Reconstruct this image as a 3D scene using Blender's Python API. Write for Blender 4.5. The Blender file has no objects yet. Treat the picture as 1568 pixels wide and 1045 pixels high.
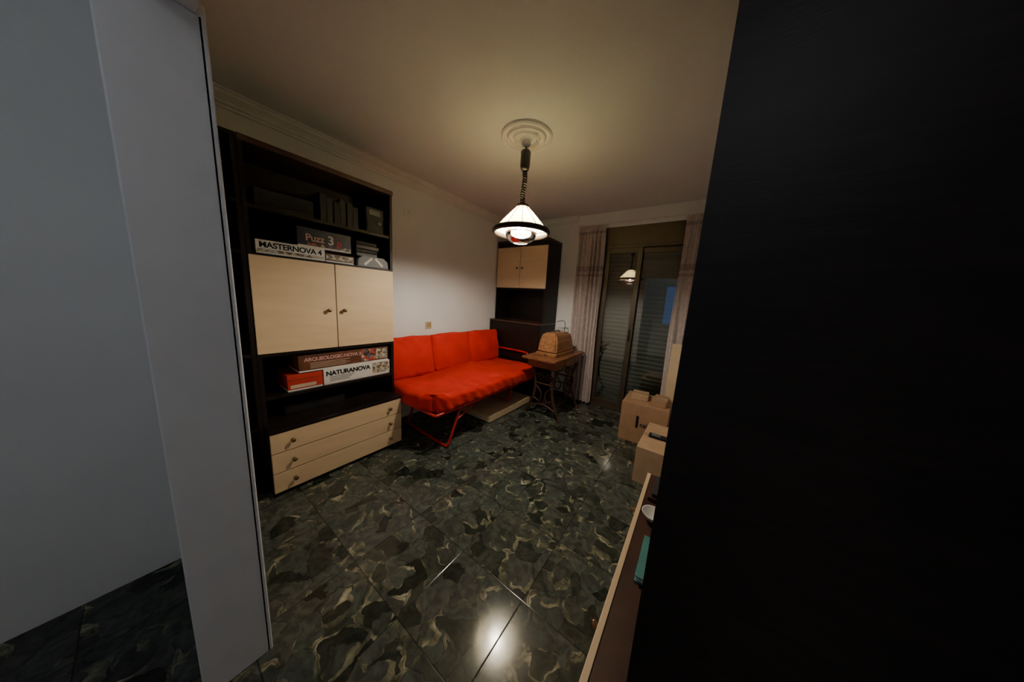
import bpy, bmesh, math, random
from mathutils import Vector, Matrix, noise
random.seed(4)
S = bpy.context.scene
COL = S.collection

# ------------------------------------------------------------------ materials
def new_mat(name):
    m = bpy.data.materials.new(name); m.use_nodes = True
    nt = m.node_tree; nt.nodes.clear()
    out = nt.nodes.new('ShaderNodeOutputMaterial')
    return m, nt, out

def mat(name, col, rough=0.6, metal=0.0, var=0.12, scale=8.0, bump=0.0, bscale=40.0, stretch=(1,1,1), coat=0.0, sheen=0.0, spec=0.5):
    m, nt, out = new_mat(name)
    N, L = nt.nodes, nt.links
    b = N.new('ShaderNodeBsdfPrincipled')
    b.inputs['Roughness'].default_value = rough
    b.inputs['Metallic'].default_value = metal
    b.inputs['Coat Weight'].default_value = coat
    b.inputs['Sheen Weight'].default_value = sheen
    b.inputs['Specular IOR Level'].default_value = spec
    tc = N.new('ShaderNodeTexCoord'); mp = N.new('ShaderNodeMapping')
    mp.inputs['Scale'].default_value = stretch
    L.new(tc.outputs['Object'], mp.inputs['Vector'])
    nz = N.new('ShaderNodeTexNoise'); nz.inputs['Scale'].default_value = scale; nz.inputs['Detail'].default_value = 5
    L.new(mp.outputs[0], nz.inputs['Vector'])
    r = N.new('ShaderNodeValToRGB')
    r.color_ramp.elements[0].position = 0.3; r.color_ramp.elements[1].position = 0.7
    r.color_ramp.elements[0].color = tuple(c*(1-var) for c in col)+(1,)
    r.color_ramp.elements[1].color = tuple(min(1, c*(1+var)) for c in col)+(1,)
    L.new(nz.outputs['Fac'], r.inputs[0]); L.new(r.outputs[0], b.inputs['Base Color'])
    if bump > 0:
        n2 = N.new('ShaderNodeTexNoise'); n2.inputs['Scale'].default_value = bscale; n2.inputs['Detail'].default_value = 4
        L.new(mp.outputs[0], n2.inputs['Vector'])
        bp = N.new('ShaderNodeBump'); bp.inputs['Strength'].default_value = bump; bp.inputs['Distance'].default_value = 0.01
        L.new(n2.outputs['Fac'], bp.inputs['Height']); L.new(bp.outputs[0], b.inputs['Normal'])
    L.new(b.outputs[0], out.inputs[0])
    return m

M = {}
M['wall'] = mat('wall_plaster', (0.80, 0.81, 0.80), 0.85, var=0.03, scale=2, bump=0.12, bscale=60)
M['ceil'] = mat('ceiling_paint', (0.69, 0.71, 0.71), 0.9, var=0.03, scale=1.5, bump=0.1, bscale=50)
M['trim'] = mat('plaster_trim', (0.78, 0.78, 0.76), 0.7, var=0.04)
M['dark'] = mat('dark_wenge_wood', (0.010, 0.0065, 0.0055), 0.45, var=0.45, scale=6, stretch=(1, 1, 12), bump=0.04, spec=0.25)
M['darkbrown'] = mat('dark_brown_edge', (0.05, 0.022, 0.014), 0.4, var=0.3, scale=6)
M['cream'] = mat('cream_laminate', (0.72, 0.54, 0.33), 0.45, var=0.05, scale=3, stretch=(1, 1, 6))
M['creamedge'] = mat('cream_edge', (0.60, 0.47, 0.30), 0.5, var=0.05)
M['knob'] = mat('bronze_knob', (0.22, 0.15, 0.08), 0.3, metal=0.9)
M['red'] = mat('red_fabric', (0.58, 0.022, 0.012), 0.85, var=0.12, scale=5, bump=0.3, bscale=18, sheen=0.05, spec=0.15)
M['redmetal'] = mat('red_painted_metal', (0.42, 0.012, 0.012), 0.35, var=0.08)
M['oak'] = mat('oak_brown', (0.21, 0.085, 0.038), 0.42, var=0.35, scale=5, stretch=(6, 1, 6), bump=0.05)
M['case'] = mat('bentwood_case', (0.27, 0.125, 0.05), 0.38, var=0.4, scale=5, stretch=(5, 1, 5), bump=0.05)
M['iron'] = mat('rusty_cast_iron', (0.07, 0.032, 0.02), 0.5, metal=0.3, var=0.4, scale=20)
M['bronze'] = mat('bronze_aluminium', (0.075, 0.056, 0.034), 0.42, metal=0.4, var=0.1)
M['blackmetal'] = mat('black_metal', (0.012, 0.010, 0.010), 0.35, var=0.2)
M['bronzering'] = mat('lamp_ring_bronze', (0.035, 0.022, 0.012), 0.35, metal=0.4, var=0.2)
M['slat'] = mat('shutter_slat', (0.36, 0.35, 0.31), 0.45, var=0.08)
M['card'] = mat('cardboard', (0.36, 0.22, 0.125), 0.85, var=0.10, scale=10)
M['card2'] = mat('cardboard_light', (0.46, 0.31, 0.19), 0.85, var=0.10, scale=10)
M['tape'] = mat('packing_tape', (0.42, 0.30, 0.17), 0.25, var=0.05)
M['black'] = mat('black_plastic', (0.010, 0.010, 0.013), 0.5, var=0.3, spec=0.25)
M['grey'] = mat('grey_plastic', (0.12, 0.125, 0.13), 0.45, var=0.1)
M['darkgrey'] = mat('dark_grey_plastic', (0.035, 0.035, 0.04), 0.45, var=0.1)
M['white'] = mat('white_print', (0.72, 0.71, 0.67), 0.5, var=0.04)
M['ink'] = mat('ink_black', (0.012, 0.012, 0.015), 0.5, spec=0.2)
M['brownbox'] = mat('brown_print_box', (0.12, 0.04, 0.018), 0.45, var=0.4, scale=14)
M['redbox'] = mat('red_box', (0.45, 0.03, 0.02), 0.45, var=0.15)
M['bluebox'] = mat('navy_box', (0.018, 0.020, 0.046), 0.4, var=0.5, scale=12)
M['pink'] = mat('pink_ink', (0.6, 0.35, 0.33), 0.5)
M['redink'] = mat('red_ink', (0.6, 0.04, 0.03), 0.5)
M['ochreink'] = mat('ochre_ink', (0.55, 0.42, 0.3), 0.5)
M['teal'] = mat('teal_cover', (0.06, 0.22, 0.21), 0.5, var=0.2)
M['plate'] = mat('outlet_plate', (0.55, 0.45, 0.25), 0.4)
M['jamb'] = mat('painted_jamb', (0.72, 0.74, 0.78), 0.5, var=0.03)

def mottled(name, cols, sc):
    m, nt, out = new_mat(name); N, L = nt.nodes, nt.links
    b = N.new('ShaderNodeBsdfPrincipled'); b.inputs['Roughness'].default_value = 0.45
    tc = N.new('ShaderNodeTexCoord'); v = N.new('ShaderNodeTexVoronoi'); v.inputs['Scale'].default_value = sc
    L.new(tc.outputs['Object'], v.inputs['Vector'])
    r = N.new('ShaderNodeValToRGB'); r.color_ramp.interpolation = 'CONSTANT'
    while len(r.color_ramp.elements) < len(cols): r.color_ramp.elements.new(0.5)
    for i, c in enumerate(cols):
        r.color_ramp.elements[i].position = i/len(cols); r.color_ramp.elements[i].color = c+(1,)
    sp = N.new('ShaderNodeSeparateColor'); L.new(v.outputs['Color'], sp.inputs[0]); L.new(sp.outputs[0], r.inputs[0])
    L.new(r.outputs[0], b.inputs['Base Color']); L.new(b.outputs[0], out.inputs[0]); return m
M['photo'] = mottled('printed_picture', [(0.35,0.12,0.06),(0.05,0.03,0.025),(0.5,0.4,0.3),(0.12,0.10,0.14),(0.4,0.05,0.03)], 45)
M['photo2'] = mottled('printed_picture_pale', [(0.5,0.5,0.46),(0.15,0.12,0.08),(0.55,0.45,0.3),(0.3,0.28,0.25)], 50)

def floor_mat():
    m, nt, out = new_mat('dark_green_marble_chip_tiles'); N, L = nt.nodes, nt.links
    def math_(op, a, b=None, c=None):
        n = N.new('ShaderNodeMath'); n.operation = op
        for i, x in enumerate([a, b, c]):
            if x is None: continue
            if isinstance(x, (int, float)): n.inputs[i].default_value = x
            else: L.new(x, n.inputs[i])
        return n.outputs[0]
    def vmath(op, a, b=None, sc=None):
        n = N.new('ShaderNodeVectorMath'); n.operation = op
        L.new(a, n.inputs[0])
        if b is not None:
            if isinstance(b, tuple): n.inputs[1].default_value = b
            else: L.new(b, n.inputs[1])
        if sc is not None: n.inputs['Scale'].default_value = sc
        return n.outputs[0]
    def ramp(fac, stops, interp='LINEAR'):
        r = N.new('ShaderNodeValToRGB'); r.color_ramp.interpolation = interp
        while len(r.color_ramp.elements) < len(stops): r.color_ramp.elements.new(0.5)
        for i, (p, c) in enumerate(stops):
            r.color_ramp.elements[i].position = p; r.color_ramp.elements[i].color = c+(1,)
        L.new(fac, r.inputs[0]); return r.outputs[0]
    def mix(f, a, b):
        n = N.new('ShaderNodeMix'); n.data_type = 'RGBA'
        L.new(f, n.inputs[0])
        for i, x in ((6, a), (7, b)):
            if isinstance(x, tuple): n.inputs[i].default_value = x+(1,)
            else: L.new(x, n.inputs[i])
        return n.outputs[2]
    def noise_(vec, scale, detail=2):
        n = N.new('ShaderNodeTexNoise'); n.inputs['Scale'].default_value = scale; n.inputs['Detail'].default_value = detail
        L.new(vec, n.inputs['Vector']); return n
    W = (1,1,1); K = (0,0,0)
    tc = N.new('ShaderNodeTexCoord'); P = tc.outputs['Object']
    sp = N.new('ShaderNodeSeparateXYZ'); L.new(P, sp.inputs[0])
    T = 0.40
    tx = math_('DIVIDE', math_('ADD', sp.outputs[0], 0.50+4.0), T)
    ty = math_('DIVIDE', math_('ADD', sp.outputs[1], -0.12+4.0), T)
    cb = N.new('ShaderNodeCombineXYZ')
    L.new(math_('FLOOR', tx), cb.inputs[0]); L.new(math_('FLOOR', ty), cb.inputs[1])
    wn = N.new('ShaderNodeTexWhiteNoise'); wn.noise_dimensions = '3D'; L.new(cb.outputs[0], wn.inputs['Vector'])
    Pt = vmath('ADD', P, vmath('SCALE', wn.outputs['Color'], sc=9.0))
    nz = noise_(Pt, 7, 3.0)
    warp = vmath('SCALE', vmath('SUBTRACT', nz.outputs['Color'], (0.5, 0.5, 0.5)), sc=0.16)
    Pw = vmath('ADD', Pt, warp)
    def vor(vec, scale, feat='F1', rnd=1.0):
        v = N.new('ShaderNodeTexVoronoi'); v.feature = feat; v.inputs['Scale'].default_value = scale; v.voronoi_dimensions = '2D'
        v.inputs['Randomness'].default_value = rnd
        L.new(vec, v.inputs['Vector']); return v
    SCL = 8.5
    vA = vor(Pw, SCL); vE = vor(Pw, SCL, 'DISTANCE_TO_EDGE')
    vD = vor(vmath('ADD', Pw, (3.3, 1.7, 0)), 6.8, 'F1', 0.9)
    scA = N.new('ShaderNodeSeparateColor'); L.new(vA.outputs['Color'], scA.inputs[0])
    scD = N.new('ShaderNodeSeparateColor'); L.new(vD.outputs['Color'], scD.inputs[0])
    tones = [(0, (0.018,0.022,0.018)), (0.3, (0.048,0.054,0.046)), (0.65, (0.078,0.084,0.076)), (1, (0.056,0.070,0.063))]
    base = ramp(scA.outputs[0], tones)
    n4 = noise_(Pw, 14, 4); n3 = noise_(vmath('ADD', Pt, (5., 2., 0)), 7.5, 2)
    ccol = ramp(n4.outputs['Fac'], [(0.34, (0.05,0.058,0.042)), (0.47, (0.11,0.115,0.080)), (0.58, (0.23,0.22,0.155)), (0.70, (0.44,0.41,0.31))])
    width = math_('MULTIPLY', math_('SUBTRACT', n3.outputs['Fac'], 0.48), 0.70)
    cres = ramp(math_('MULTIPLY', math_('SUBTRACT', width, vE.outputs['Distance']), 18), [(0.0, K), (0.5, W)])
    col = mix(cres, base, ccol)
    dk = ramp(vE.outputs['Distance'], [(0.0, W), (0.03, K)])
    col = mix(math_('MULTIPLY', dk, 0.6), col, (0.008,0.010,0.008))
    rad = math_('ADD', 0.22, math_('MULTIPLY', scD.outputs[1], 0.22))
    dd = math_('SUBTRACT', rad, vD.outputs['Distance'])
    disc = ramp(math_('MULTIPLY', dd, 30), [(0, K), (0.4, W)])
    n6 = noise_(vmath('ADD', Pt, (1., 7., 0)), 9, 1)
    rw = math_('MULTIPLY', math_('SUBTRACT', n6.outputs['Fac'], 0.48), 1.1)
    ringm = ramp(math_('MULTIPLY', math_('SUBTRACT', rw, dd), 22), [(0.0, K), (0.5, W)])
    dcol = mix(ringm, ramp(scD.outputs[0], tones), ccol)
    gate = math_('MULTIPLY', disc, math_('GREATER_THAN', scD.outputs[2], 0.35))
    col = mix(gate, col, dcol)
    nd = noise_(Pw, 26, 6)
    fine = ramp(nd.outputs['Fac'], [(0.38, (0.65,0.65,0.65)), (0.68, (1.3,1.3,1.25))])
    mm = N.new('ShaderNodeMix'); mm.data_type = 'RGBA'; mm.blend_type = 'MULTIPLY'; mm.inputs[0].default_value = 1
    L.new(col, mm.inputs[6]); L.new(fine, mm.inputs[7]); col = mm.outputs[2]
    fx = math_('FRACT', tx); fy = math_('FRACT', ty)
    jx = math_('MINIMUM', fx, math_('SUBTRACT', 1.0, fx)); jy = math_('MINIMUM', fy, math_('SUBTRACT', 1.0, fy))
    j = math_('MINIMUM', jx, jy)
    jm = ramp(j, [(0.0, W), (0.003, W), (0.006, K)])
    col = mix(math_('MULTIPLY', jm, 0.8), col, (0.008,0.008,0.007))
    b = N.new('ShaderNodeBsdfPrincipled'); L.new(col, b.inputs['Base Color']); b.inputs['Specular IOR Level'].default_value = 0.28
    n5 = noise_(P, 3, 5)
    rr = N.new('ShaderNodeMapRange'); rr.inputs['From Min'].default_value = 0.3; rr.inputs['From Max'].default_value = 0.7
    rr.inputs['To Min'].default_value = 0.09; rr.inputs['To Max'].default_value = 0.17
    L.new(n5.outputs['Fac'], rr.inputs['Value']); L.new(rr.outputs[0], b.inputs['Roughness'])
    bp = N.new('ShaderNodeBump'); bp.inputs['Strength'].default_value = 0.35; bp.inputs['Distance'].default_value = 0.0015
    L.new(math_('SUBTRACT', math_('MULTIPLY', n5.outputs['Fac'], 0.5), jm), bp.inputs['Height']); L.new(bp.outputs[0], b.inputs['Normal'])
    L.new(b.outputs[0], out.inputs[0]); return m
M['floor'] = floor_mat()

def glass_mat(name, tint, boost, rough=0.015):
    m, nt, out = new_mat(name); N, L = nt.nodes, nt.links
    t = N.new('ShaderNodeBsdfTransparent'); t.inputs[0].default_value = tint+(1,)
    g = N.new('ShaderNodeBsdfGlossy'); g.inputs['Roughness'].default_value = rough
    f = N.new('ShaderNodeFresnel'); f.inputs[0].default_value = 1.5
    a = N.new('ShaderNodeMath'); a.operation = 'ADD'; a.inputs[1].default_value = boost; a.use_clamp = True
    L.new(f.outputs[0], a.inputs[0])
    mx = N.new('ShaderNodeMixShader'); L.new(a.outputs[0], mx.inputs[0]); L.new(t.outputs[0], mx.inputs[1]); L.new(g.outputs[0], mx.inputs[2])
    L.new(mx.outputs[0], out.inputs[0]); return m
M['glass'] = glass_mat('window_glass', (0.72, 0.75, 0.72), 0.13)
M['bowlglass'] = glass_mat('lamp_glass', (0.96, 0.86, 0.80), 0.05, 0.1)

def translucent(name, col, tcol, f=0.5, stripes=None):
    m, nt, out = new_mat(name); N, L = nt.nodes, nt.links
    d = N.new('ShaderNodeBsdfDiffuse'); t = N.new('ShaderNodeBsdfTranslucent')
    d.inputs[0].default_value = col+(1,); t.inputs[0].default_value = tcol+(1,)
    tc = N.new('ShaderNodeTexCoord'); nz = N.new('ShaderNodeTexNoise'); nz.inputs['Scale'].default_value = 25
    L.new(tc.outputs['Object'], nz.inputs['Vector'])
    r = N.new('ShaderNodeValToRGB'); r.color_ramp.elements[0].position = .35; r.color_ramp.elements[1].position = .65
    r.color_ramp.elements[0].color = tuple(c*0.8 for c in col)+(1,); r.color_ramp.elements[1].color = col+(1,)
    L.new(nz.outputs['Fac'], r.inputs[0]); L.new(r.outputs[0], d.inputs[0])
    mx = N.new('ShaderNodeMixShader'); mx.inputs[0].default_value = f
    L.new(d.outputs[0], mx.inputs[1]); L.new(t.outputs[0], mx.inputs[2]); L.new(mx.outputs[0], out.inputs[0]); return m
M['shade'] = translucent('lamp_shade_parchment', (0.82, 0.74, 0.50), (0.82, 0.67, 0.33), 0.38)
M['curtain'] = translucent('curtain_lace', (0.66, 0.57, 0.54), (0.5, 0.42, 0.38), 0.2)
M['curtain_band'] = translucent('curtain_band', (0.46, 0.38, 0.36), (0.35, 0.28, 0.25), 0.2)

def emit(name, col, s):
    m, nt, out = new_mat(name); e = nt.nodes.new('ShaderNodeEmission')
    e.inputs[0].default_value = col+(1,)
    e.inputs[1].default_value = s; nt.links.new(e.outputs[0], out.inputs[0]); return m
M['bulb'] = emit('bulb_glow', (1.0, 0.95, 0.82), 1300)
M['hallfill'] = emit('hall_fill_glow', (0.95, 0.97, 1.0), 9)  # glow of the added hall fill, no known lamp there

# ------------------------------------------------------------------ geometry helpers
def empty(name, loc=(0,0,0)):
    e = bpy.data.objects.new(name, None); e.location = loc; e.empty_display_size = 0.1; COL.objects.link(e)
    bpy.context.view_layer.update(); return e
def attach(o, parent):
    if parent is not None:
        o.parent = parent
        o.matrix_parent_inverse = Matrix.Translation(parent.location).inverted()
    return o
def from_bm(name, bm, m, parent=None, smooth=False, loc=(0,0,0)):
    me = bpy.data.meshes.new(name); bm.to_mesh(me); bm.free()
    ms = m if isinstance(m, (list, tuple)) else [m]
    for x in ms: me.materials.append(x)
    if smooth:
        for p in me.polygons: p.use_smooth = True
    o = bpy.data.objects.new(name, me); o.location = loc; COL.objects.link(o)
    return attach(o, parent)
def box(name, x0, x1, y0, y1, z0, z1, m, parent=None, bev=0.0, rotz=0.0, seg=2):
    bm = bmesh.new(); bmesh.ops.create_cube(bm, size=1)
    c = Vector(((x0+x1)/2, (y0+y1)/2, (z0+z1)/2))
    for v in bm.verts: v.co = Vector((v.co.x*(x1-x0), v.co.y*(y1-y0), v.co.z*(z1-z0)))
    if bev > 0: bmesh.ops.bevel(bm, geom=bm.edges[:], offset=bev, segments=seg, affect='EDGES', profile=0.5)
    if rotz: bmesh.ops.rotate(bm, verts=bm.verts, cent=(0,0,0), matrix=Matrix.Rotation(rotz, 3, 'Z'))
    return from_bm(name, bm, m, parent, loc=c)
def tube(name, pts, r, m, parent=None, cyclic=False, res=3, smooth=True):
    cu = bpy.data.curves.new(name+'_c', 'CURVE'); cu.dimensions = '3D'; cu.bevel_depth = r; cu.bevel_resolution = res; cu.use_fill_caps = True
    sp = cu.splines.new('POLY'); sp.points.add(len(pts)-1)
    for i, p in enumerate(pts): sp.points[i].co = tuple(p)+(1,)
    sp.use_cyclic_u = cyclic
    tmp = bpy.data.objects.new('tmp', cu); COL.objects.link(tmp)
    bpy.context.view_layer.update()
    me = bpy.data.meshes.new_from_object(tmp.evaluated_get(bpy.context.evaluated_depsgraph_get()))
    bpy.data.objects.remove(tmp)
    me.materials.clear(); me.materials.append(m)
    for p in me.polygons: p.use_smooth = smooth
    o = bpy.data.objects.new(name, me); COL.objects.link(o); return attach(o, parent)
def arc(pts, n=8):
    P = [Vector(p) for p in pts]; P = [2*P[0]-P[1]]+P+[2*P[-1]-P[-2]]
    out = []
    for i in range(1, len(P)-2):
        for k in range(n):
            t = k/n; a, b, c, d = P[i-1], P[i], P[i+1], P[i+2]
            out.append(0.5*((2*b)+(c-a)*t+(2*a-5*b+4*c-d)*t*t+(-a+3*b-3*c+d)*t**3))
    out.append(P[-2]); return out
def lathe(name, prof, m, parent=None, loc=(0,0,0), n=48, smooth=True, rot=None):
    bm = bmesh.new(); rings = []
    for r, z in prof:
        rings.append([bm.verts.new((max(r, 1e-4)*math.cos(2*math.pi*i/n), max(r, 1e-4)*math.sin(2*math.pi*i/n), z)) for i in range(n)])
    for a, b in zip(rings, rings[1:]):
        for i in range(n): bm.faces.new((a[i], a[(i+1)%n], b[(i+1)%n], b[i]))
    bmesh.ops.remove_doubles(bm, verts=bm.verts, dist=2e-4)
    bmesh.ops.recalc_face_normals(bm, faces=bm.faces)
    if rot is not None: bmesh.ops.rotate(bm, verts=bm.verts, cent=(0,0,0), matrix=rot)
    return from_bm(name, bm, m, parent, smooth, loc)
def poly_extrude(name, prof, axis, a0, a1, m, parent=None, bev=0.0):
    bm = bmesh.new()
    def mk(p, a): return (a, p[0], p[1]) if axis == 'X' else (p[0], a, p[1])
    A = [bm.verts.new(mk(p, a0)) for p in prof]; B = [bm.verts.new(mk(p, a1)) for p in prof]
    bm.faces.new(A); bm.faces.new(B[::-1])
    for i in range(len(prof)): bm.faces.new((A[i], B[i], B[(i+1)%len(prof)], A[(i+1)%len(prof)]))
    bmesh.ops.recalc_face_normals(bm, faces=bm.faces)
    if bev: bmesh.ops.bevel(bm, geom=bm.edges[:], offset=bev, segments=2, affect='EDGES')
    return from_bm(name, bm, m, parent)
def soft_box(name, c, size, m, parent=None, r=0.05, bulge=(0,0,0.02), rot=None, namp=0.006, nscale=6, cuts=18, fn=None):
    bm = bmesh.new(); bmesh.ops.create_cube(bm, size=2)
    bmesh.ops.subdivide_edges(bm, edges=bm.edges[:], cuts=cuts, use_grid_fill=True)
    h = Vector(size)/2
    for v in bm.verts:
        n = v.co.copy()
        p = Vector((n.x*h.x, n.y*h.y, n.z*h.z))
        q = Vector([max(-(h[i]-r), min(h[i]-r, p[i])) for i in range(3)])
        d = p-q
        if d.length > 1e-6: p = q+d.normalized()*r
        w = [(1-n[(i+1)%3]**2)*(1-n[(i+2)%3]**2) for i in range(3)]
        for i in range(3): p[i] += bulge[i]*w[i]*n[i]
        if fn: p = fn(p, n, h)
        nv = noise.noise_vector((p+Vector(c))*nscale)
        p += nv*namp
        v.co = p
    if rot is not None: bmesh.ops.rotate(bm, verts=bm.verts, cent=(0,0,0), matrix=rot)
    return from_bm(name, bm, m, parent, True, c)
def text(name, s, loc, size, m, parent, rot=(math.pi/2, 0, math.pi/2), bold=0.0, sx=1.0):
    cu = bpy.data.curves.new(name, 'FONT'); cu.body = s; cu.size = size; cu.extrude = 0.0006; cu.offset = bold; cu.space_character = 0.95
    t = bpy.data.objects.new('tmp', cu); COL.objects.link(t); bpy.context.view_layer.update()
    me = bpy.data.meshes.new_from_object(t.evaluated_get(bpy.context.evaluated_depsgraph_get())); bpy.data.objects.remove(t)
    for v in me.vertices: v.co.x *= sx
    me.materials.clear(); me.materials.append(m)
    o = bpy.data.objects.new(name, me); o.location = loc; o.rotation_euler = rot; COL.objects.link(o); return attach(o, parent)

# ------------------------------------------------------------------ room
XL, XR, YB, YF, H = -2.64, 0.34, 0.15, 3.60, 2.60
CH = 1.426
fl = box('floor', XL-0.1, XR+0.1, -1.7, 3.85, -0.1, 0.0, M['floor'])
for v in fl.data.vertices: v.co += fl.location
fl.location = (0,0,0)
box('ceiling', XL-0.1, XR+0.1, -1.7, 3.85, H, H+0.1, M['ceil'])
box('wall_left', XL-0.1, XL, YB, YF+0.2, 0, H, M['wall'])
box('wall_right', XR, XR+0.1, -1.6, YF+0.2, 0, H, M['wall'])
DX0, DX1, DZ = -1.17, 0.12, 2.41
wf = empty('wall_far', (XL, YF, 0))
box('wall_left_of_door', XL-0.0, DX0, YF, YF+0.2, 0, H, M['wall'], wf)
box('wall_right_of_door', DX1, XR, YF, YF+0.2, 0, H, M['wall'], wf)
box('wall_over_door', DX0, DX1, YF, YF+0.2, DZ, H, M['wall'], wf)
wb = empty('wall_back', (XL, YB, 0))
box('wall_beside_doorway', XL-0.1, -1.22, 0.0, YB, 0, H, M['wall'], wb)
box('wall_over_doorway', -1.22, XR, 0.0, YB, 2.12, H, M['wall'], wb)
box('wall_hall_left', -2.1, -2.0, -1.6, 0.0, 0, H, M['wall'])
wh = empty('wall_hall_back', (-2, -1.6, 0))
box('wall_under_window', -2.1, XR+0.1, -1.7, -1.6, 0, 0.9, M['wall'], wh)
box('wall_over_window', -2.1, XR+0.1, -1.7, -1.6, 2.1, H, M['wall'], wh)
box('wall_window_left', -2.1, -0.95, -1.7, -1.6, 0.9, 2.1, M['wall'], wh)
box('wall_window_right', -0.25, XR+0.1, -1.7, -1.6, 0.9, 2.1, M['wall'], wh)
w2 = empty('window_2', (-0.6, -1.65, 1.5))
for nm, a in (('rail_bottom', (-0.95,-0.25,-1.67,-1.62,0.9,0.95)), ('rail_top', (-0.95,-0.25,-1.67,-1.62,2.05,2.1)),
              ('stile_left', (-0.95,-0.90,-1.67,-1.62,0.95,2.05)), ('stile_right', (-0.30,-0.25,-1.67,-1.62,0.95,2.05)), ('mullion', (-0.62,-0.58,-1.67,-1.62,0.95,2.05))):
    box(nm, *a, M['white'], w2)
dj = empty('trim_1', (-1.2, 0.07, 0))
box('jamb', -1.22, -1.19, -0.01, YB+0.012, 0, 2.12, M['jamb'], dj, 0.004)
box('casing', -1.27, -1.19, YB, YB+0.018, 0, 2.15, M['jamb'], dj, 0.004)

def cornice_prof(s):
    return [(0, H), (0.085*s, H), (0.085*s, H-0.008), (0.070*s, H-0.014), (0.066*s, H-0.026), (0.045*s, H-0.040), (0.030*s, H-0.052), (0.026*s, H-0.064), (0.012*s, H-0.072), (0.012*s, H-0.085), (0, H-0.09)]
poly_extrude('trim_2', [(XL+p[0], p[1]) for p in cornice_prof(1)], 'Y', YB, YF, M['trim'])
poly_extrude('trim_3', [(YF-p[0], p[1]) for p in cornice_prof(0.6)], 'X', XL, -1.54, M['trim'])
box('baseboard_left', XL, XL+0.012, 1.32, YF, 0, 0.07, M['trim'])
box('baseboard_far', -1.74, DX0-0.02, YF-0.012, YF, 0, 0.07, M['darkbrown'])

# ------------------------------------------------------------------ ceiling medallion + lamp
LX, LY = -1.205, 1.735
R = 0.185
prof = [(R, H), (R, H-0.014), (R-0.008, H-0.024), (R-0.018, H-0.024), (R-0.026, H-0.008), (R-0.040, H-0.008), (R-0.046, H-0.028), (R-0.058, H-0.034),
        (R-0.068, H-0.014), (R-0.082, H-0.012), (R-0.09, H-0.034), (R-0.104, H-0.042), (R-0.115, H-0.022), (0.045, H-0.024), (0.04, H-0.036), (0, H-0.038)]
lathe('ceiling_medallion', prof, M['trim'], loc=(LX, LY, 0), n=72, smooth=False)
lamp = empty('pendant_lamp', (LX, LY, 2.1))
lathe('ceiling_cup', [(0, 2.566), (0.032, 2.562), (0.034, 2.545), (0.02, 2.53), (0, 2.528)], M['trim'], lamp, (LX, LY, 0), 24)
tube('top_wire', [(LX, LY, 2.53), (LX, LY, 2.50)], 0.006, M['blackmetal'], lamp)
lathe('reel_housing', [(0, 2.505), (0.030, 2.503), (0.038, 2.49), (0.036, 2.47), (0.036, 2.40), (0.030, 2.375), (0.018, 2.365), (0, 2.363)], M['blackmetal'], lamp, (LX, LY, 0), 28)
coil = []
for i in range(260):
    t = i/259; a = t*2*math.pi*13
    coil.append((LX+0.012*math.cos(a)+0.005*math.sin(t*6), LY+0.012*math.sin(a), 2.365-0.225*t))
tube('coiled_cord', coil, 0.0078, M['blackmetal'], lamp, res=1)
lathe('shade_cap', [(0, 2.155), (0.016, 2.15), (0.02, 2.14), (0.045, 2.13), (0.052, 2.118), (0.050, 2.112), (0, 2.112)], M['bronzering'], lamp, (LX, LY, 0), 32)
ZR, RR = 1.945, 0.205
lathe('shade', [(0.045, 2.115), (0.085, 2.075), (0.130, 2.028), (0.170, 1.985), (RR, ZR)], M['shade'], lamp, (LX, LY, 0), 64)
for k in range(12):
    a = 2*math.pi*k/12+0.1; c, s = math.cos(a), math.sin(a)
    tube('shade_rib_%d' % (k+1), [(LX+0.047*c, LY+0.047*s, 2.117), (LX+0.131*c, LY+0.131*s, 2.031), (LX+RR*c, LY+RR*s, ZR+0.003)], 0.003, M['darkbrown'], lamp, res=1)
lathe('rim_ring', [(RR-0.004, ZR+0.010), (RR+0.008, ZR+0.010), (RR+0.016, ZR-0.002), (RR+0.016, ZR-0.018), (RR+0.008, ZR-0.026), (RR-0.004, ZR-0.026), (RR-0.004, ZR+0.010)], M['bronzering'], lamp, (LX, LY, 0), 64)
lathe('glass_bowl', [(0.118, 1.925), (0.116, 1.905), (0.104, 1.880), (0.08, 1.862), (0.055, 1.853)], M['bowlglass'], lamp, (LX, LY, 0), 48)
lathe('bowl_rim', [(0.055, 1.8515), (0.058, 1.856), (0.055, 1.859), (0.052, 1.855), (0.055, 1.8515)], M['pink'], lamp, (LX, LY, 0), 48)
lathe('bowl_top_rim', [(0.118, 1.922), (0.121, 1.926), (0.118, 1.930), (0.115, 1.926), (0.118, 1.922)], M['pink'], lamp, (LX, LY, 0), 48)
for k in range(3):
    a = 2*math.pi*k/3+0.4; c, s = math.cos(a), math.sin(a)
    tube('bowl_arm_%d' % (k+1), [(LX+0.118*c, LY+0.118*s, 1.926), (LX+(RR-0.003)*c, LY+(RR-0.003)*s, 1.935)], 0.003, M['bronzering'], lamp, res=1)
lathe('lamp_holder', [(0, 2.112), (0.02, 2.11), (0.022, 2.05), (0.018, 2.04), (0, 2.04)], M['black'], lamp, (LX, LY, 0), 20)
lathe('bulb', [(0, 2.045), (0.014, 2.043), (0.016, 2.02), (0.028, 1.995), (0.033, 1.97), (0.030, 1.948), (0.018, 1.932), (0, 1.927)], M['bulb'], lamp, (LX, LY, 0), 24)

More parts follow.
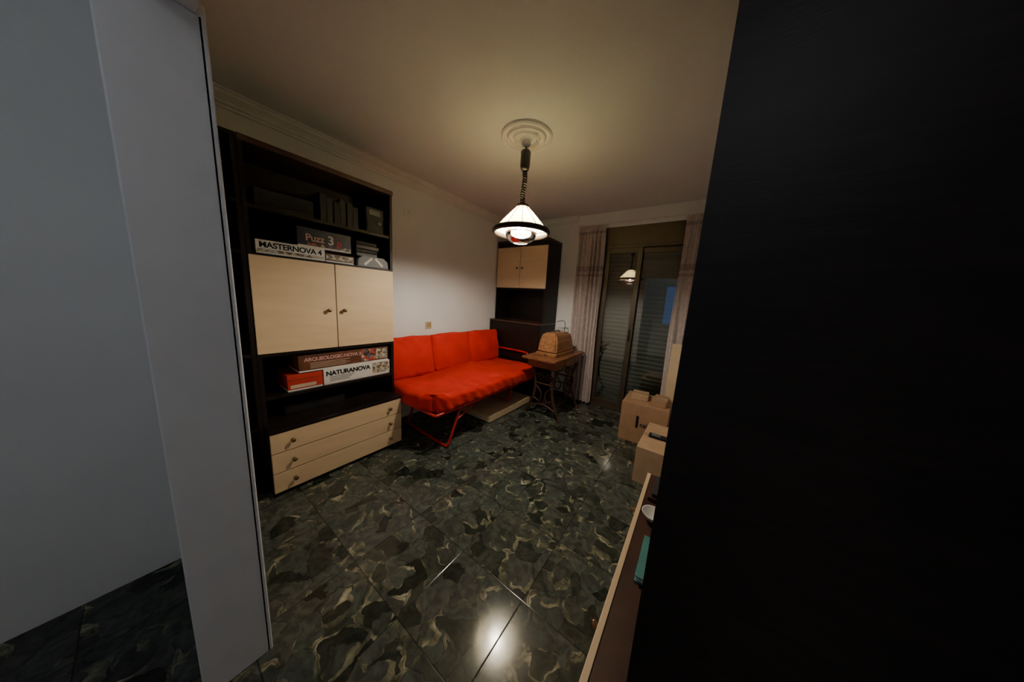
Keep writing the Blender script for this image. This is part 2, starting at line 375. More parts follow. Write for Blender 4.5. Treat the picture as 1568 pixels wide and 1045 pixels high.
hl = empty('added_hall_fill', (0.08, -0.75, 2.3))  # invented fill source, unseen behind the camera, brightens the room through the doorway
tube('cord', [(0.08, -0.75, 2.60), (0.08, -0.75, 2.44)], 0.004, M['blackmetal'], hl)
lathe('fill_globe', [(0.001, 2.44), (0.06, 2.425), (0.10, 2.38), (0.11, 2.33), (0.10, 2.28), (0.06, 2.235), (0.001, 2.22)], M['hallfill'], hl, (0.08, -0.75, 0), 32)

# ------------------------------------------------------------------ wall units
def knob(name, loc, d, parent):
    rot = {'X': Matrix.Rotation(math.pi/2, 3, 'Y'), '-X': Matrix.Rotation(-math.pi/2, 3, 'Y'), '-Y': Matrix.Rotation(math.pi/2, 3, 'X')}[d]
    lathe(name, [(0, 0), (0.010, 0), (0.011, 0.003), (0.005, 0.006), (0.005, 0.013), (0.012, 0.017), (0.014, 0.023), (0.010, 0.028), (0, 0.029)], M['knob'], parent, loc, 16, rot=rot)

U = empty('wall_unit', (XL, 0.85, 0))
Y0, Y1 = 0.385, 1.306
xb = XL+0.004; xu = -2.262; xl = -2.14
top = 2.26
box('lower_side_near', xb, xl-0.02, Y0, Y0+0.02, 0.0, 0.46, M['dark'], U)
box('lower_side_far', xb, xl-0.02, Y1-0.02, Y1, 0.0, 0.46, M['dark'], U)
box('lower_back', xb, xb+0.01, Y0+0.02, Y1-0.02, 0.0, 0.46, M['dark'], U)
box('plinth', xb+0.02, xl-0.05, Y0+0.02, Y1-0.02, 0.0, 0.03, M['dark'], U)
box('lower_top', xb, xl+0.004, Y0, Y1+0.003, 0.46, 0.483, M['dark'], U, 0.003)
for i, (a, b) in enumerate(((0.035, 0.172), (0.178, 0.315), (0.321, 0.456))):
    box('drawer_%d' % (i+1), xl-0.02, xl, Y0+0.003, Y1-0.003, a, b, M['cream'], U, 0.002)
    for j, yy in enumerate((0.50, 1.19)):
        knob('drawer_knob_%d_%d' % (i+1, j+1), (xl, yy, (a+b)/2), 'X', U)
box('upper_side_near', xb, xu, Y0, Y0+0.022, 0.483, top-0.035, M['dark'], U)
box('upper_side_far', xb, xu, Y1-0.022, Y1, 0.483, top-0.035, M['dark'], U)
box('upper_back', xb, xb+0.01, Y0+0.022, Y1-0.022, 0.483, top-0.035, M['dark'], U)
box('crown', xb, xu+0.012, Y0, Y1+0.004, top-0.035, top, M['darkbrown'], U, 0.003)
for i, z in enumerate((0.665, 0.962, 1.603, 1.885)):
    box('shelf_%d' % (i+1), xb+0.01, xu-(0.003 if i != 3 else 0.012), Y0+0.022, Y1-0.022, z-0.01, z+0.012, M['dark'], U)
ym = 0.850
box('door_near', xu-0.016, xu+0.004, Y0+0.004, ym-0.003, 0.975, 1.600, M['cream'], U, 0.002)
box('door_far', xu-0.016, xu+0.004, ym+0.003, Y1-0.001, 0.975, 1.600, M['cream'], U, 0.002)
knob('door_knob_near', (xu+0.004, ym-0.055, 1.26), 'X', U); knob('door_knob_far', (xu+0.004, ym+0.05, 1.26), 'X', U)
V = empty('narrow_bookcase', (XL, 0.27, 0))
box('side_near', xb, xu, 0.175, 0.195, 0, top, M['dark'], V); box('side_far', xb, xu, 0.36, 0.382, 0, top, M['dark'], V)
box('back', xb, xb+0.01, 0.195, 0.36, 0, top, M['dark'], V)
for i, z in enumerate((0.05, 0.46, 0.96, 1.6, 1.885, 2.24)): box('shelf_%d' % (i+1), xb+0.01, xu-0.003, 0.195, 0.36, z, z+0.02, M['dark'], V)

F = empty('corner_cabinet', (-2.2, 3.4, 0))
fx0, fx1 = XL+0.018, -1.755; yu, yl = 3.20, 3.085; yb_ = YF-0.014
box('lower_side_left', fx0, fx0+0.022, yl+0.018, yb_, 0, 1.085, M['dark'], F); box('lower_side_right', fx1-0.022, fx1, yl+0.018, yb_, 0, 1.085, M['dark'], F)
box('lower_back', fx0+.022, fx1-.022, yb_-0.01, yb_, 0, 1.085, M['dark'], F)
box('lower_top', fx0, fx1+0.003, yl-0.004, yb_, 1.085, 1.11, M['darkbrown'], F, 0.003)
box('flap_front', fx0+0.002, fx1-0.002, yl, yl+0.018, 0.56, 1.080, M['dark'], F, 0.002)
box('door_lower_left', fx0+0.002, (fx0+fx1)/2-.002, yl, yl+0.018, 0.05, 0.553, M['dark'], F, 0.002)
box('door_lower_right', (fx0+fx1)/2+.002, fx1-0.002, yl, yl+0.018, 0.05, 0.553, M['dark'], F, 0.002)
box('upper_side_left', fx0, fx0+0.022, yu, yb_, 1.11, top-0.035, M['dark'], F); box('upper_side_right', fx1-0.022, fx1, yu, yb_, 1.11, top-0.035, M['dark'], F)
box('upper_back', fx0+.022, fx1-.022, yb_-0.01, yb_, 1.11, top-0.035, M['dark'], F)
box('crown', fx0, fx1+0.004, yu-0.012, yb_, top-0.035, top, M['darkbrown'], F, 0.003)
box('shelf_1', fx0+.022, fx1-.022, yu+0.003, yb_-0.01, 1.565, 1.587, M['dark'], F)
box('header', fx0+.022, fx1-.022, yu+0.005, yu+0.02, 2.165, top-0.035, M['dark'], F)
xm = (fx0+fx1)/2-0.01
box('door_left', fx0+0.006, xm-0.003, yu-0.006, yu+0.012, 1.590, 2.165, M['cream'], F, 0.002)
box('door_right', xm+0.003, fx1-0.006, yu-0.006, yu+0.012, 1.590, 2.165, M['cream'], F, 0.002)
knob('knob_left', (xm-0.045, yu-0.006, 1.87), '-Y', F); knob('knob_right', (xm+0.045, yu-0.006, 1.87), '-Y', F)

G = empty('tall_bookcase', (0.2, 1.0, 0))
gx = XR-0.004; gu = -0.0165; gl = -0.118; gy0, gy1 = 0.48, 1.60
box('lower_body_back', gx-0.01, gx, gy0+.02, gy1-.02, 0, 0.46, M['dark'], G)
box('lower_side_near', gl+0.018, gx, gy0, gy0+0.02, 0, 0.46, M['dark'], G); box('lower_side_far', gl+0.018, gx, gy1-0.02, gy1, 0, 0.46, M['dark'], G)
box('lower_top', gl+0.018, gx, gy0, gy1, 0.46, 0.483, M['darkbrown'], G)
for i, (a, b) in enumerate(((0.035, 0.172), (0.178, 0.315), (0.321, 0.487))):
    box('drawer_%d' % (i+1), gl, gl+0.018, gy0+0.003, gy1-0.003, a, b, M['cream'], G, 0.002)
    for j, yy in enumerate((0.75, 1.35)): knob('drawer_knob_%d_%d' % (i+1, j+1), (gl, yy, (a+b)/2), '-X', G)
box('upper_side_near', gu, gx, gy0, gy0+0.022, 0.483, 2.26, M['dark'], G); box('upper_side_far', gu, gx, gy1-0.022, gy1, 0.483, 2.26, M['dark'], G)
box('upper_back', gx-0.01, gx, gy0+.022, gy1-.022, 0.483, 2.26, M['dark'], G)
for i, z in enumerate((0.9, 1.25, 1.6, 1.93, 2.236)): box('shelf_%d' % (i+1), gu+0.004, gx-0.01, gy0+.022, gy1-.022, z, z+0.024, M['dark'], G)

bk = empty('teal_book', (-0.02, 1.0, 0.49)); box('cover', -0.058, 0.09, 0.90, 1.10, 0.484, 0.488, M['teal'], bk, rotz=0.0); box('pages', -0.052, 0.088, 0.905, 1.095, 0.488, 0.505, M['white'], bk); box('cover_top', -0.058, 0.09, 0.90, 1.10, 0.505, 0.509, M['teal'], bk)
lathe('white_dish', [(0, 0.003), (0.022, 0.0), (0.026, 0.004), (0.045, 0.03), (0.048, 0.034), (0.043, 0.032), (0.024, 0.008), (0, 0.007)], M['white'], None, (-0.045, 1.24, 0.484), 32)
nb = empty('notebook_stack', (0.0, 1.45, 0.49)); box('book_bottom', -0.085, 0.10, 1.36, 1.56, 0.484, 0.503, M['darkbrown'], nb, 0.002); box('book_top', -0.07, 0.10, 1.37, 1.54, 0.503, 0.522, M['darkgrey'], nb, 0.002)

# ------------------------------------------------------------------ items on left unit shelves
fr = -2.285
def gamebox(name, y0, y1, z0, z1, m, depth=0.27, front=fr):
    e = empty(name, (front-depth/2, (y0+y1)/2, z0))
    box('lid', front-depth, front, y0, y1, z0+0.012, z1, m, e, 0.0015)
    box('tray', front-depth+0.002, front-0.002, y0+0.002, y1-0.002, z0, z0+0.013, M['white'], e)
    return e
s = 1.615
e = gamebox('board_game_box', 0.43, 0.80, s, s+0.085, M['white'])
text('label', 'MASTERNOVA 4', (fr+0.0005, 0.445, s+0.040), 0.048, M['ink'], e, bold=0.0014)
box('stripe', fr, fr+0.001, 0.435, 0.795, s+0.012, s+0.03, M['photo2'], e)
e = gamebox('board_game_box', 0.805, 1.0, s, s+0.062, M['brownbox'], front=fr-0.005)
box('picture', fr-0.005, fr-0.004, 0.81, 0.995, s+0.02, s+0.055, M['photo2'], e)
e = gamebox('puzzle_box', 0.645, 0.985, s+0.0855, s+0.215, M['bluebox'], front=fr-0.01)
text('label', 'Puzz', (fr-0.0095, 0.69, s+0.13), 0.065, M['pink'], e, bold=0.0012)
text('numeral', '3', (fr-0.0095, 0.825, s+0.125), 0.085, M['white'], e, bold=0.002)
text('suffix', 'D', (fr-0.0095, 0.885, s+0.125), 0.04, M['redink'], e, bold=0.002)
box('bottom_picture', fr-0.01, fr-0.009, 0.70, 0.98, s+0.10, s+0.118, M['photo'], e)
e = empty('grey_organizer', (-2.38, 1.15, s))
poly_extrude('body', [(1.02, s), (1.275, s), (1.27, s+0.055), (1.235, s+0.085), (1.06, s+0.085), (1.025, s+0.055)], 'X', -2.50, fr+0.01, M['grey'], e, 0.004)
for k, yy in enumerate((1.085, 1.17)):
    o = box('pale_stripe_%d' % (k+1), -0.001, 0.001, -0.042, 0.042, -0.009, 0.009, M['white'], e, 0.0)
    o.rotation_euler = (0.75 if k == 0 else -0.75, 0, 0); o.location = (fr+0.0115, yy+0.02, s+0.045)
e = empty('cassette_stack', (-2.4, 1.15, s))
for k in range(4): box('cassette_%d' % (k+1), -2.45, -2.32-0.004*(k % 2), 1.035, 1.20+0.008*(k % 3), s+0.0855+0.03*k, s+0.112+0.03*k, M['black'] if k % 2 else M['darkgrey'], e, 0.002)
s = 1.898
e = empty('portable_radio', (-2.4, 1.18, s))
box('body', -2.42, fr, 1.10, 1.245, s, s+0.195, M['black'], e, 0.006); box('display', fr, fr+0.002, 1.125, 1.215, s+0.135, s+0.175, M['grey'], e)
lathe('dial', [(0, 0), (0.02, 0), (0.02, 0.006), (0, 0.007)], M['grey'], e, (fr, 1.20, s+0.08), 20, rot=Matrix.Rotation(math.pi/2, 3, 'Y'))
box('speaker_grille', fr, fr+0.002, 1.11, 1.17, s+0.02, s+0.11, M['ink'], e)
e = empty('black_binder_row', (-2.45, 0.9, s))
for k in range(6): box('binder_%d' % (k+1), -2.58, -2.33-0.01*(k % 2), 0.80+0.045*k, 0.842+0.045*k, s, s+0.20-0.015*((k*7) % 3), M['black'], e, 0.003)
e = empty('tape_deck', (-2.45, 0.6, s)); box('body', -2.60, -2.33, 0.45, 0.76, s, s+0.12, M['black'], e, 0.005); box('panel', -2.33, -2.328, 0.47, 0.74, s+0.03, s+0.09, M['ink'], e)
s = 0.678
e = gamebox('board_game_box', 0.75, 1.278, s, s+0.125, M['white'])
text('label', 'NATURANOVA', (fr+0.0005, 0.765, s+0.07), 0.050, M['ink'], e, bold=0.002)
for k in range(3): box('text_line_%d' % (k+1), fr, fr+0.001, 0.79, 0.97-0.02*k, s+0.053-0.014*k, s+0.058-0.014*k, M['grey'], e)
box('picture', fr, fr+0.001, 1.12, 1.27, s+0.02, s+0.115, M['photo2'], e)
e = gamebox('board_game_box', 0.53, 0.742, s, s+0.118, M['redbox'])
box('label_strip', fr, fr+0.001, 0.545, 0.70, s+0.02, s+0.045, M['ochreink'], e); box('lid_line', fr, fr+0.001, 0.532, 0.74, s+0.08, s+0.084, M['brownbox'], e)
e = gamebox('board_game_box', 0.60, 1.265, s+0.126, s+0.252, M['brownbox'], front=fr-0.003)
text('label', 'ARQUEOLOGIC-NOVA 2', (fr-0.0025, 0.635, s+0.205), 0.037, M['pink'], e, bold=0.0012)
for k in range(4): box('text_line_%d' % (k+1), fr-0.003, fr-0.002, 0.67, 0.94-0.03*(k % 2), s+0.186-0.012*k, s+0.190-0.012*k, M['ochreink'], e)
box('picture', fr-0.003, fr-0.002, 1.03, 1.15, s+0.145, s+0.245, M['photo'], e); box('picture_pale', fr-0.003, fr-0.002, 1.155, 1.255, s+0.15, s+0.24, M['photo2'], e)
s = 0.483
e = empty('video_recorder', (-2.4, 0.75, s)); box('body', -2.6, -2.36, 0.52, 0.92, s, s+0.07, M['black'], e, 0.004); box('display', -2.36, -2.358, 0.6, 0.78, s+0.03, s+0.055, M['ink'], e)

# ------------------------------------------------------------------ red sofa bed
SB = empty('red_sofa_bed', (-2.2, 2.2, 0))
def matt(p, n, h):
    f = max(0, n.x)**6; e = max(0, -n.y)**10
    if n.z < 0: p.z -= 0.025*f+0.02*e
    up = 1 if n.z > 0 else 0
    p.z += -0.012*math.exp(-((n.y+0.32)/0.04)**2)*up - 0.012*math.exp(-((n.y-0.36)/0.04)**2)*up
    p.z += 0.014*math.sin(n.y*5+1)*(1-n.x*0.5)
    p.x += 0.012*math.sin(n.y*4+0.5)*max(0, n.x)
    p.z += 0.005*math.sin(n.y*38+3*n.x+2*math.sin(n.y*9))*max(0, n.x)**2
    p.x += 0.005*math.sin(n.y*44+5*n.z)*max(0, n.x)**4
    if n.x > 0 and n.y < 0:
        k = (max(0, n.x-0.55)/0.45)*(max(0, -n.y-0.80)/0.20)
        p.x -= 0.10*k; p.y += 0.08*k
    return p
soft_box('mattress', (-2.135, 2.19, 0.475), (0.86, 1.74, 0.15), M['red'], SB, r=0.05, bulge=(0.015, 0.01, 0.025), namp=0.014, nscale=5, cuts=60, fn=matt)
def cush(p, n, h):
    p.x += 0.004*math.sin(n.y*14+n.z*9)*(n.z*n.z)
    return p
ang = math.radians(-12)
for i, (a, b) in enumerate(((1.335, 1.862), (1.875, 2.45), (2.463, 3.05))):
    soft_box('back_cushion_%d' % (i+1), (-2.47, (a+b)/2, 0.745), (0.15, b-a, 0.43), M['red'], SB, r=0.035, bulge=(0.035, 0.008, 0.006), rot=Matrix.Rotation(ang+0.02*(i-1), 3, 'Y'), namp=0.010, nscale=7, cuts=30, fn=cush)
fz = 0.375
tube('frame', [(-2.52, 1.38, fz), (-1.76, 1.38, fz), (-1.74, 1.40, fz), (-1.74, 3.0, fz), (-1.76, 3.02, fz), (-2.52, 3.02, fz)], 0.014, M['redmetal'], SB, cyclic=True)
box('slat_base', -2.50, -1.76, 1.42, 2.98, fz+0.010, fz+0.022, M['redmetal'], SB)
tube('leg_near', arc([(-1.76, 1.70, fz), (-1.76, 1.56, 0.06), (-1.77, 1.535, 0.022), (-1.83, 1.535, 0.014), (-2.38, 1.56, 0.014), (-2.44, 1.565, 0.03), (-2.45, 1.60, 0.08), (-2.45, 1.70, fz)], 6), 0.013, M['redmetal'], SB)
tube('leg_near_brace', [(-1.76, 1.64, 0.24), (-1.76, 1.95, fz)], 0.008, M['redmetal'], SB)
tube('leg_far', arc([(-1.86, 2.72, fz), (-1.86, 2.64, 0.15), (-1.87, 2.635, 0.128), (-1.93, 2.63, 0.118), (-2.38, 2.63, 0.118), (-2.44, 2.64, 0.13), (-2.45, 2.66, 0.16), (-2.45, 2.72, fz)], 6), 0.012, M['redmetal'], SB)
tube('arm_end', arc([(-2.48, 3.045, fz), (-2.48, 3.045, 0.60), (-2.45, 3.045, 0.68), (-2.38, 3.045, 0.70), (-1.95, 3.045, 0.70), (-1.87, 3.045, 0.67), (-1.84, 3.045, 0.60), (-1.83, 3.045, 0.38)], 6), 0.014, M['redmetal'], SB)
UB = empty('under_bed_drawer', (-2.0, 2.6, 0))
box('front', -1.80, -1.78, 2.17, 3.05, 0.012, 0.085, M['creamedge'], UB, 0.002); box('near_side', -2.35, -1.80, 2.17, 2.188, 0.012, 0.085, M['creamedge'], UB); box('far_side', -2.35, -1.80, 3.03, 3.05, 0.012, 0.085, M['creamedge'], UB)
box('lid', -2.35, -1.80, 2.19, 3.03, 0.075, 0.088, M['creamedge'], UB); box('back', -2.37, -2.35, 2.17, 3.05, 0.012, 0.085, M['creamedge'], UB)
for i, (x, y) in enumerate(((-1.84, 2.22), (-1.84, 3.0), (-2.32, 2.22), (-2.32, 3.0))): box('caster_%d' % (i+1), x-.015, x+.015, y-.015, y+.015, 0, 0.014, M['black'], UB)

e = empty('wall_outlet', (XL, 1.95, 1.03)); oy, oz = 1.965, 1.055
box('plate', XL, XL+0.009, oy-0.042, oy+0.042, oz-0.042, oz+0.042, M['plate'], e, 0.003)
lathe('socket', [(0, 0.004), (0.018, 0.004), (0.02, 0.011), (0.023, 0.011), (0.024, 0.0)], M['darkbrown'], e, (XL+0.002, oy, oz), 24, rot=Matrix.Rotation(math.pi/2, 3, 'Y'))
e = empty('junction_cover', (XL, 1.6, 2.18)); box('plate', XL, XL+0.005, 1.66, 1.74, 2.215, 2.295, M['trim'], e, 0.002); lathe('screw', [(0, 0), (0.005, 0), (0.004, 0.002), (0, 0.002)], M['grey'], e, (XL+0.005, 1.70, 2.255), 12, rot=Matrix.Rotation(math.pi/2, 3, 'Y'))

# ------------------------------------------------------------------ treadle sewing table
T = empty('treadle_sewing_table', (-1.43, 3.0, 0))
tx0, tx1, ty0, ty1, tz = -1.655, -1.215, 2.56, 3.46, 0.77
box('table_top', tx0, tx1, ty0, ty1, tz-0.028, tz, M['oak'], T, 0.006)
box('leaf_line', tx0+0.01, tx1-0.01, ty0+0.12, ty0+0.123, tz, tz+0.0008, M['iron'], T)
box('apron_right', tx1-0.05, tx1-0.032, ty0+0.10, ty1-0.10, tz-0.13, tz-0.028, M['oak'], T, 0.003)
box('apron_left', tx0+0.032, tx0+0.05, ty0+0.10, ty1-0.10, tz-0.13, tz-0.028, M['oak'], T, 0.003)
box('apron_near', tx0+0.05, tx1-0.05, ty0+0.10, ty0+0.118, tz-0.13, tz-0.028, M['oak'], T, 0.003)
box('apron_far', tx0+0.05, tx1-0.05, ty1-0.118, ty1-0.10, tz-0.13, tz-0.028, M['oak'], T, 0.003)
box('drawer_front', tx1-0.032, tx1-0.018, 2.90, 3.14, tz-0.115, tz-0.040, M['case'], T, 0.004)
xc = (tx0+tx1)/2
for s_, yy in (('near', 2.76), ('far', 3.32)):
    for sg, nm in ((-1, 'left'), (1, 'right')):
        tube('%s_%s_leg' % (s_, nm), arc([(xc+sg*0.17, yy, tz-0.03), (xc+sg*0.165, yy, 0.60), (xc+sg*0.12, yy, 0.44), (xc+sg*0.13, yy, 0.26), (xc+sg*0.20, yy, 0.08), (xc+sg*0.235, yy, 0.02)], 8), 0.018, M['iron'], T)
        lathe('%s_%s_foot' % (s_, nm), [(0, 0), (0.026, 0), (0.026, 0.012), (0.016, 0.02), (0.014, 0.035), (0, 0.036)], M['iron'], T, (xc+sg*0.235, yy, 0), 16)
        sc = []
        for k in range(40):
            a = k/39*2*math.pi*1.4; r = 0.052*(1-k/39*0.75)
            sc.append((xc+sg*(0.075+r*math.cos(a)-0.02), yy, 0.50+r*math.sin(a)))
        tube('%s_%s_scroll' % (s_, nm), sc, 0.009, M['iron'], T)
        tube('%s_%s_scroll_low' % (s_, nm), arc([(xc+sg*0.12, yy, 0.40), (xc+sg*0.03, yy, 0.30), (xc+sg*0.05, yy, 0.20), (xc+sg*0.13, yy, 0.22)], 8), 0.009, M['iron'], T)
    tube('%s_crossbar_top' % s_, [(xc-0.165, yy, tz-0.15), (xc+0.165, yy, tz-0.15)], 0.014, M['iron'], T)
    tube('%s_crossbar_mid' % s_, [(xc-0.12, yy, 0.42), (xc+0.12, yy, 0.42)], 0.011, M['iron'], T)
    tube('%s_crossbar_low' % s_, arc([(xc-0.19, yy, 0.10), (xc, yy, 0.155), (xc+0.19, yy, 0.10)], 8), 0.013, M['iron'], T)
tube('brace_1', [(xc-0.13, 2.76, 0.56), (xc-0.13, 3.32, 0.26)], 0.009, M['iron'], T)
tube('brace_2', [(xc-0.13, 2.76, 0.26), (xc-0.13, 3.32, 0.56)], 0.009, M['iron'], T)
tube('treadle_rod', [(xc, 2.76, 0.12), (xc, 3.32, 0.12)], 0.010, M['iron'], T)
bm = bmesh.new()
for k in range(9):
    x = xc-0.13+k*0.0325
    g = bmesh.ops.create_cube(bm, size=1)
    for v in g['verts']: v.co = Vector((x+v.co.x*0.012, 3.04+v.co.y*0.32, 0.13+v.co.z*0.012))
for k in range(5):
    y = 2.88+k*0.08
    g = bmesh.ops.create_cube(bm, size=1)
    for v in g['verts']: v.co = Vector((xc+v.co.x*0.28, y+v.co.y*0.014, 0.13+v.co.z*0.016))
from_bm('treadle_plate', bm, M['iron'], T)
wr = [(tx1-0.07, 3.16+0.14*math.cos(a*math.pi/20), 0.36+0.14*math.sin(a*math.pi/20)) for a in range(40)]
tube('drive_wheel', wr, 0.012, M['iron'], T, cyclic=True)
for k in range(6):
    a = k*math.pi/3; tube('wheel_spoke_%d' % (k+1), [(tx1-0.07, 3.16, 0.36), (tx1-0.07, 3.16+0.14*math.cos(a), 0.36+0.14*math.sin(a))], 0.007, M['iron'], T)
tube('wheel_axle', [(tx1-0.04, 3.16, 0.36), (xc-0.1, 3.16, 0.36)], 0.009, M['iron'], T)
C = empty('sewing_machine_case', (-1.43, 3.0, tz))
box('plinth', -1.570, -1.295, 2.735, 3.265, tz, tz+0.045, M['case'], C, 0.006)
bm = bmesh.new()
def ring(z, hx, hy): return [bm.verts.new((sx*hx, sy*hy, z)) for sx, sy in ((-1,-1),(1,-1),(1,1),(-1,1))]
rs = [ring(0, 0.131, 0.258), ring(0.16, 0.116, 0.228), ring(0.235, 0.086, 0.205)]
bm.faces.new(rs[0][::-1]); bm.faces.new(rs[-1])
for a, b in zip(rs, rs[1:]):
    for i in range(4): bm.faces.new((a[i], a[(i+1)%4], b[(i+1)%4], b[i]))
bmesh.ops.bevel(bm, geom=bm.edges[:], offset=0.020, segments=5, affect='EDGES')
from_bm('dome', bm, M['case'], C, loc=(-1.4325, 3.0, tz+0.040), smooth=False)
tube('handle', arc([(-1.4325, 2.94, tz+0.272), (-1.4325, 2.95, tz+0.294), (-1.4325, 3.0, tz+0.300), (-1.4325, 3.05, tz+0.294), (-1.4325, 3.06, tz+0.272)], 5), 0.006, M['iron'], C)
lathe('lock', [(0, 0), (0.014, 0), (0.013, 0.003), (0, 0.003)], M['knob'], C, (-1.4325, 2.734, tz+0.024), 16, rot=Matrix.Rotation(math.pi/2, 3, 'X'))
Wd = empty('wire_stand', (-1.53, 3.38, tz))
lathe('base', [(0, 0), (0.035, 0), (0.035, 0.006), (0.008, 0.010), (0, 0.010)], M['blackmetal'], Wd, (-1.50, 3.37, tz), 20)
tube('rod', arc([(-1.50, 3.37, tz+0.008), (-1.50, 3.37, 1.02), (-1.50, 3.36, 1.14), (-1.53, 3.34, 1.17), (-1.60, 3.30, 1.15)], 6), 0.004, M['blackmetal'], Wd)
tube('crossbar', [(-1.60, 3.37, 1.06), (-1.44, 3.37, 1.08)], 0.003, M['blackmetal'], Wd)

# ------------------------------------------------------------------ balcony door with shutter
D = empty('door_1', (-0.5, 3.65, 0))
b = M['bronze']; fy0, fy1 = 3.615, 3.70
box('shutter_box', DX0, DX1, 3.612, 3.78, 2.19, DZ, b, D, 0.004)
box('shutter_box_lip', DX0, DX1, 3.606, 3.620, 2.185, 2.205, b, D, 0.002)
box('frame_left', DX0, DX0+0.05, fy0, fy1, 0, 2.19, b, D, 0.003); box('frame_right', DX1-0.05, DX1, fy0, fy1, 0, 2.19, b, D, 0.003)
box('frame_top', DX0+.05, DX1-.05, fy0, fy1, 2.15, 2.19, b, D, 0.003); box('sill', DX0+.05, DX1-.05, fy0, fy1, 0, 0.035, b, D, 0.003)
def leaf(n, x0, x1, y0, y1):
    box(n+'_stile_left', x0, x0+0.055, y0, y1, 0.035, 2.15, b, D, 0.003); box(n+'_stile_right', x1-0.055, x1, y0, y1, 0.035, 2.15, b, D, 0.003)
    box(n+'_rail_top', x0+.055, x1-.055, y0, y1, 2.085, 2.15, b, D, 0.003); box(n+'_rail_bottom', x0+.055, x1-.055, y0, y1, 0.035, 0.12, b, D, 0.003)
    box(n+'_glass', x0+.053, x1-.053, (y0+y1)/2-0.002, (y0+y1)/2+0.002, 0.115, 2.09, M['glass'], D)
leaf('leaf_front', DX0+0.05, -0.68, 3.62, 3.652)
leaf('leaf_back', -0.755, DX1-0.05, 3.66, 3.692)
tube('handle', arc([(-0.715, 3.618, 0.98), (-0.715, 3.595, 1.0), (-0.715, 3.595, 1.10), (-0.715, 3.618, 1.12)], 4), 0.006, M['blackmetal'], D)
bm = bmesh.new(); z = 0.02; npf = []
SH = 0.055
while z < 2.18:
    for dz, dy in ((0.0, 0.006), (0.010, 0.004), (0.014, -0.010), (SH*0.55, -0.020), (SH-0.003, -0.012), (SH-0.001, 0.006)): npf.append((3.735+dy, z+dz))
    z += SH
A = [bm.verts.new((DX0+0.01, y, z)) for y, z in npf]; B = [bm.verts.new((DX1-0.01, y, z)) for y, z in npf]
for i in range(len(npf)-1): bm.faces.new((A[i], B[i], B[i+1], A[i+1]))
from_bm('roller_shutter', bm, M['slat'], D)
box('threshold', DX0, DX1, 3.70, 3.80, 0, 0.02, M['trim'], D)
box('shutter_backing', DX0, DX1, 3.75, 3.765, 0.0, 2.19, M['dark'], D)

def curtain(name, x0, x1, yc, z0, z1, folds, amp, seed, flare=0.0, shift=0.0):
    e = empty(name, ((x0+x1)/2, yc, z1))
    rnd = random.Random(seed); bm = bmesh.new(); nx, nz = folds*12, 70; ph = rnd.random()*6
    grid = []
    for j in range(nz+1):
        t = j/nz; z = z1+(z0-z1)*t; row = []
        for i in range(nx+1):
            s_ = i/nx
            am = amp*(0.55+0.45*min(1, t*6))*(1+0.25*math.sin(s_*9+t*3+ph))
            if t < 0.03: am *= 0.6
            w = math.sin(2*math.pi*(folds*s_+0.25*math.sin(s_*7+ph)+0.06*math.sin(t*5+s_*4)))
            x = x0+(x1-x0)*s_+shift*t+flare*(s_-0.5)*t*0.2+0.006*math.sin(t*9+s_*12)
            y = yc+am*w+0.002*math.sin(z*14+s_*5)
            row.append(bm.verts.new((x, y, z+0.006*math.sin(i*0.9)*(1 if j == 0 else 0))))
        grid.append(row)
    for j in range(nz):
        for i in range(nx):
            f = bm.faces.new((grid[j][i], grid[j][i+1], grid[j+1][i+1], grid[j+1][i]))
            zz = z1+(z0-z1)*(j/nz)
            f.material_index = 1 if (1.80 < zz < 1.84 or 1.88 < zz < 1.94 or 2.36 < zz < 2.39) else 0
    from_bm('cloth', bm, [M['curtain'], M['curtain_band']], e, True)
    return e
curtain('curtain', -1.50, -1.13, 3.53, 0.04, 2.435, 6, 0.028, 1, shift=0.02)
curtain('curtain', -0.27, 0.20, 3.53, 0.04, 2.435, 7, 0.028, 7)
cr = empty('curtain_rail', (-0.6, 3.53, 2.45))
box('rail', -1.52, 0.30, 3.518, 3.542, 2.444, 2.458, M['trim'], cr, 0.002)
for i, x in enumerate((-1.4, -0.6, 0.2)): box('bracket_%d' % (i+1), x-.01, x+.01, 3.54, 3.60, 2.444, 2.458, M['trim'], cr)

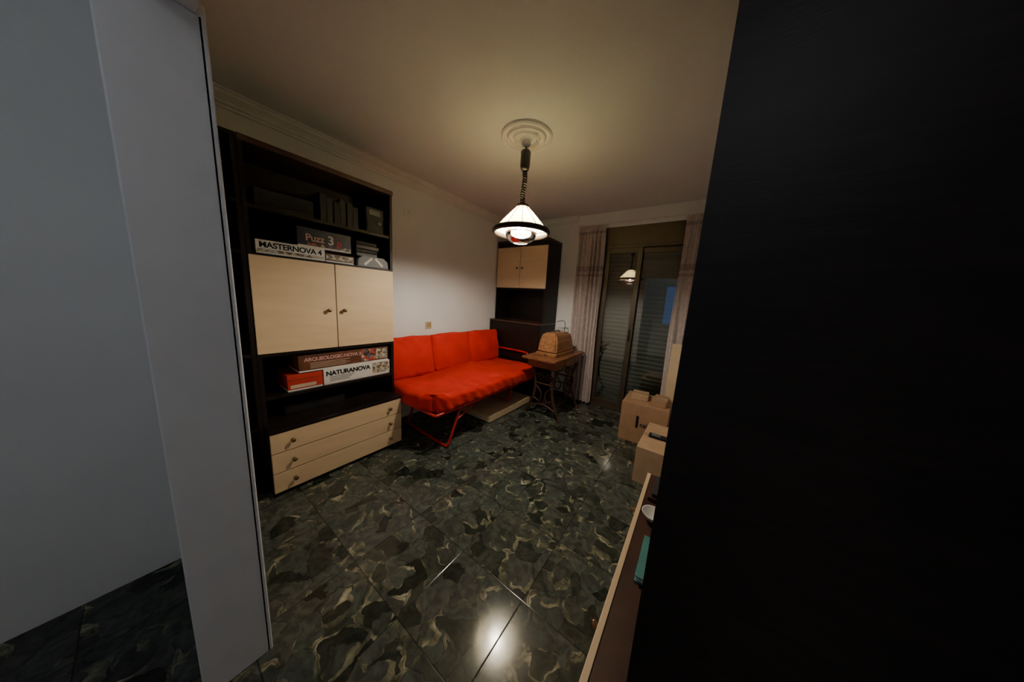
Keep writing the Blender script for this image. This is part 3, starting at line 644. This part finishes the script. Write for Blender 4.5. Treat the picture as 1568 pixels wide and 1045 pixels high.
# ------------------------------------------------------------------ cardboard boxes
def carton(name, x0, x1, y0, y1, z0, z1, m, rz=0.0, open_=False):
    c = ((x0+x1)/2, (y0+y1)/2, z0)
    e = empty(name, c)
    t = 0.006
    box('bottom', x0, x1, y0, y1, z0, z0+t, m, e); box('side_left', x0, x0+t, y0, y1, z0+t, z1, m, e); box('side_right', x1-t, x1, y0, y1, z0+t, z1, m, e)
    box('side_near', x0+t, x1-t, y0, y0+t, z0+t, z1, m, e); box('side_far', x0+t, x1-t, y1-t, y1, z0+t, z1, m, e)
    ymid = (y0+y1)/2
    box('flap_near', x0, x1, y0, ymid-0.002, z1, z1+0.004, m, e); box('flap_far', x0, x1, ymid+0.002, y1, z1, z1+0.004, m, e)
    box('tape', x0, x1, ymid-0.025, ymid+0.025, z1+0.004, z1+0.005, M['tape'], e)
    box('tape_end', x0-0.001, x0, ymid-0.025, ymid+0.025, z1-0.08, z1+0.004, M['tape'], e)
    e.rotation_euler = (0, 0, rz)
    return e
e = carton('cardboard_box', -0.555, -0.12, 2.89, 3.33, 0, 0.415, M['card'], 0.03)
text('print', 'cajas', (-0.36, 2.8885, 0.19), 0.07, M['ink'], e, rot=(math.pi/2, 0, 0), bold=0.001)
box('print_mark', -0.40, -0.375, 2.888, 2.89, 0.17, 0.30, M['ink'], e)
e = carton('cardboard_box', -0.265, 0.20, 2.22, 2.80, 0, 0.30, M['card2'], -0.02)
e = carton('small_cardboard_box', -0.50, -0.34, 3.05, 3.25, 0.4215, 0.465, M['card2'], 0.08)
e = carton('small_cardboard_box', -0.28, -0.15, 2.98, 3.22, 0.4215, 0.475, M['card'], -0.06)
e = empty('black_handset', (-0.15, 2.5, 0.306)); box('body', -0.22, -0.06, 2.46, 2.53, 0.306, 0.326, M['black'], e, 0.006); box('screen', -0.2, -0.13, 2.47, 2.52, 0.326, 0.327, M['grey'], e)
e = empty('cream_panel', (-0.05, 3.41, 0)); box('board', -0.20, 0.12, 3.385, 3.405, 0.0, 1.04, M['creamedge'], e, 0.003); box('edge_band', -0.206, -0.20, 3.384, 3.406, 0.0, 1.04, M['cream'], e)

# ------------------------------------------------------------------ world
w = bpy.data.worlds.new('dusk'); S.world = w; w.use_nodes = True
bg = w.node_tree.nodes['Background']; bg.inputs[0].default_value = (0.16, 0.27, 0.55, 1); bg.inputs[1].default_value = 0.8

# ------------------------------------------------------------------ camera
Yh = Vector((290, 47, -400)).normalized()
Zh = Vector((150, 2480, 400)); Zh = (Zh-Yh*Zh.dot(Yh)).normalized()
Xh = Yh.cross(Zh)
R3 = Matrix((Xh, Yh, Zh))
cam = bpy.data.cameras.new('camera'); co = bpy.data.objects.new('camera', cam); COL.objects.link(co)
co.matrix_world = Matrix.Translation((0, 0, CH)) @ R3.to_4x4()
cam.sensor_fit = 'HORIZONTAL'; cam.sensor_width = 36; cam.lens = 400/1568*36; cam.clip_start = 0.02
S.camera = co
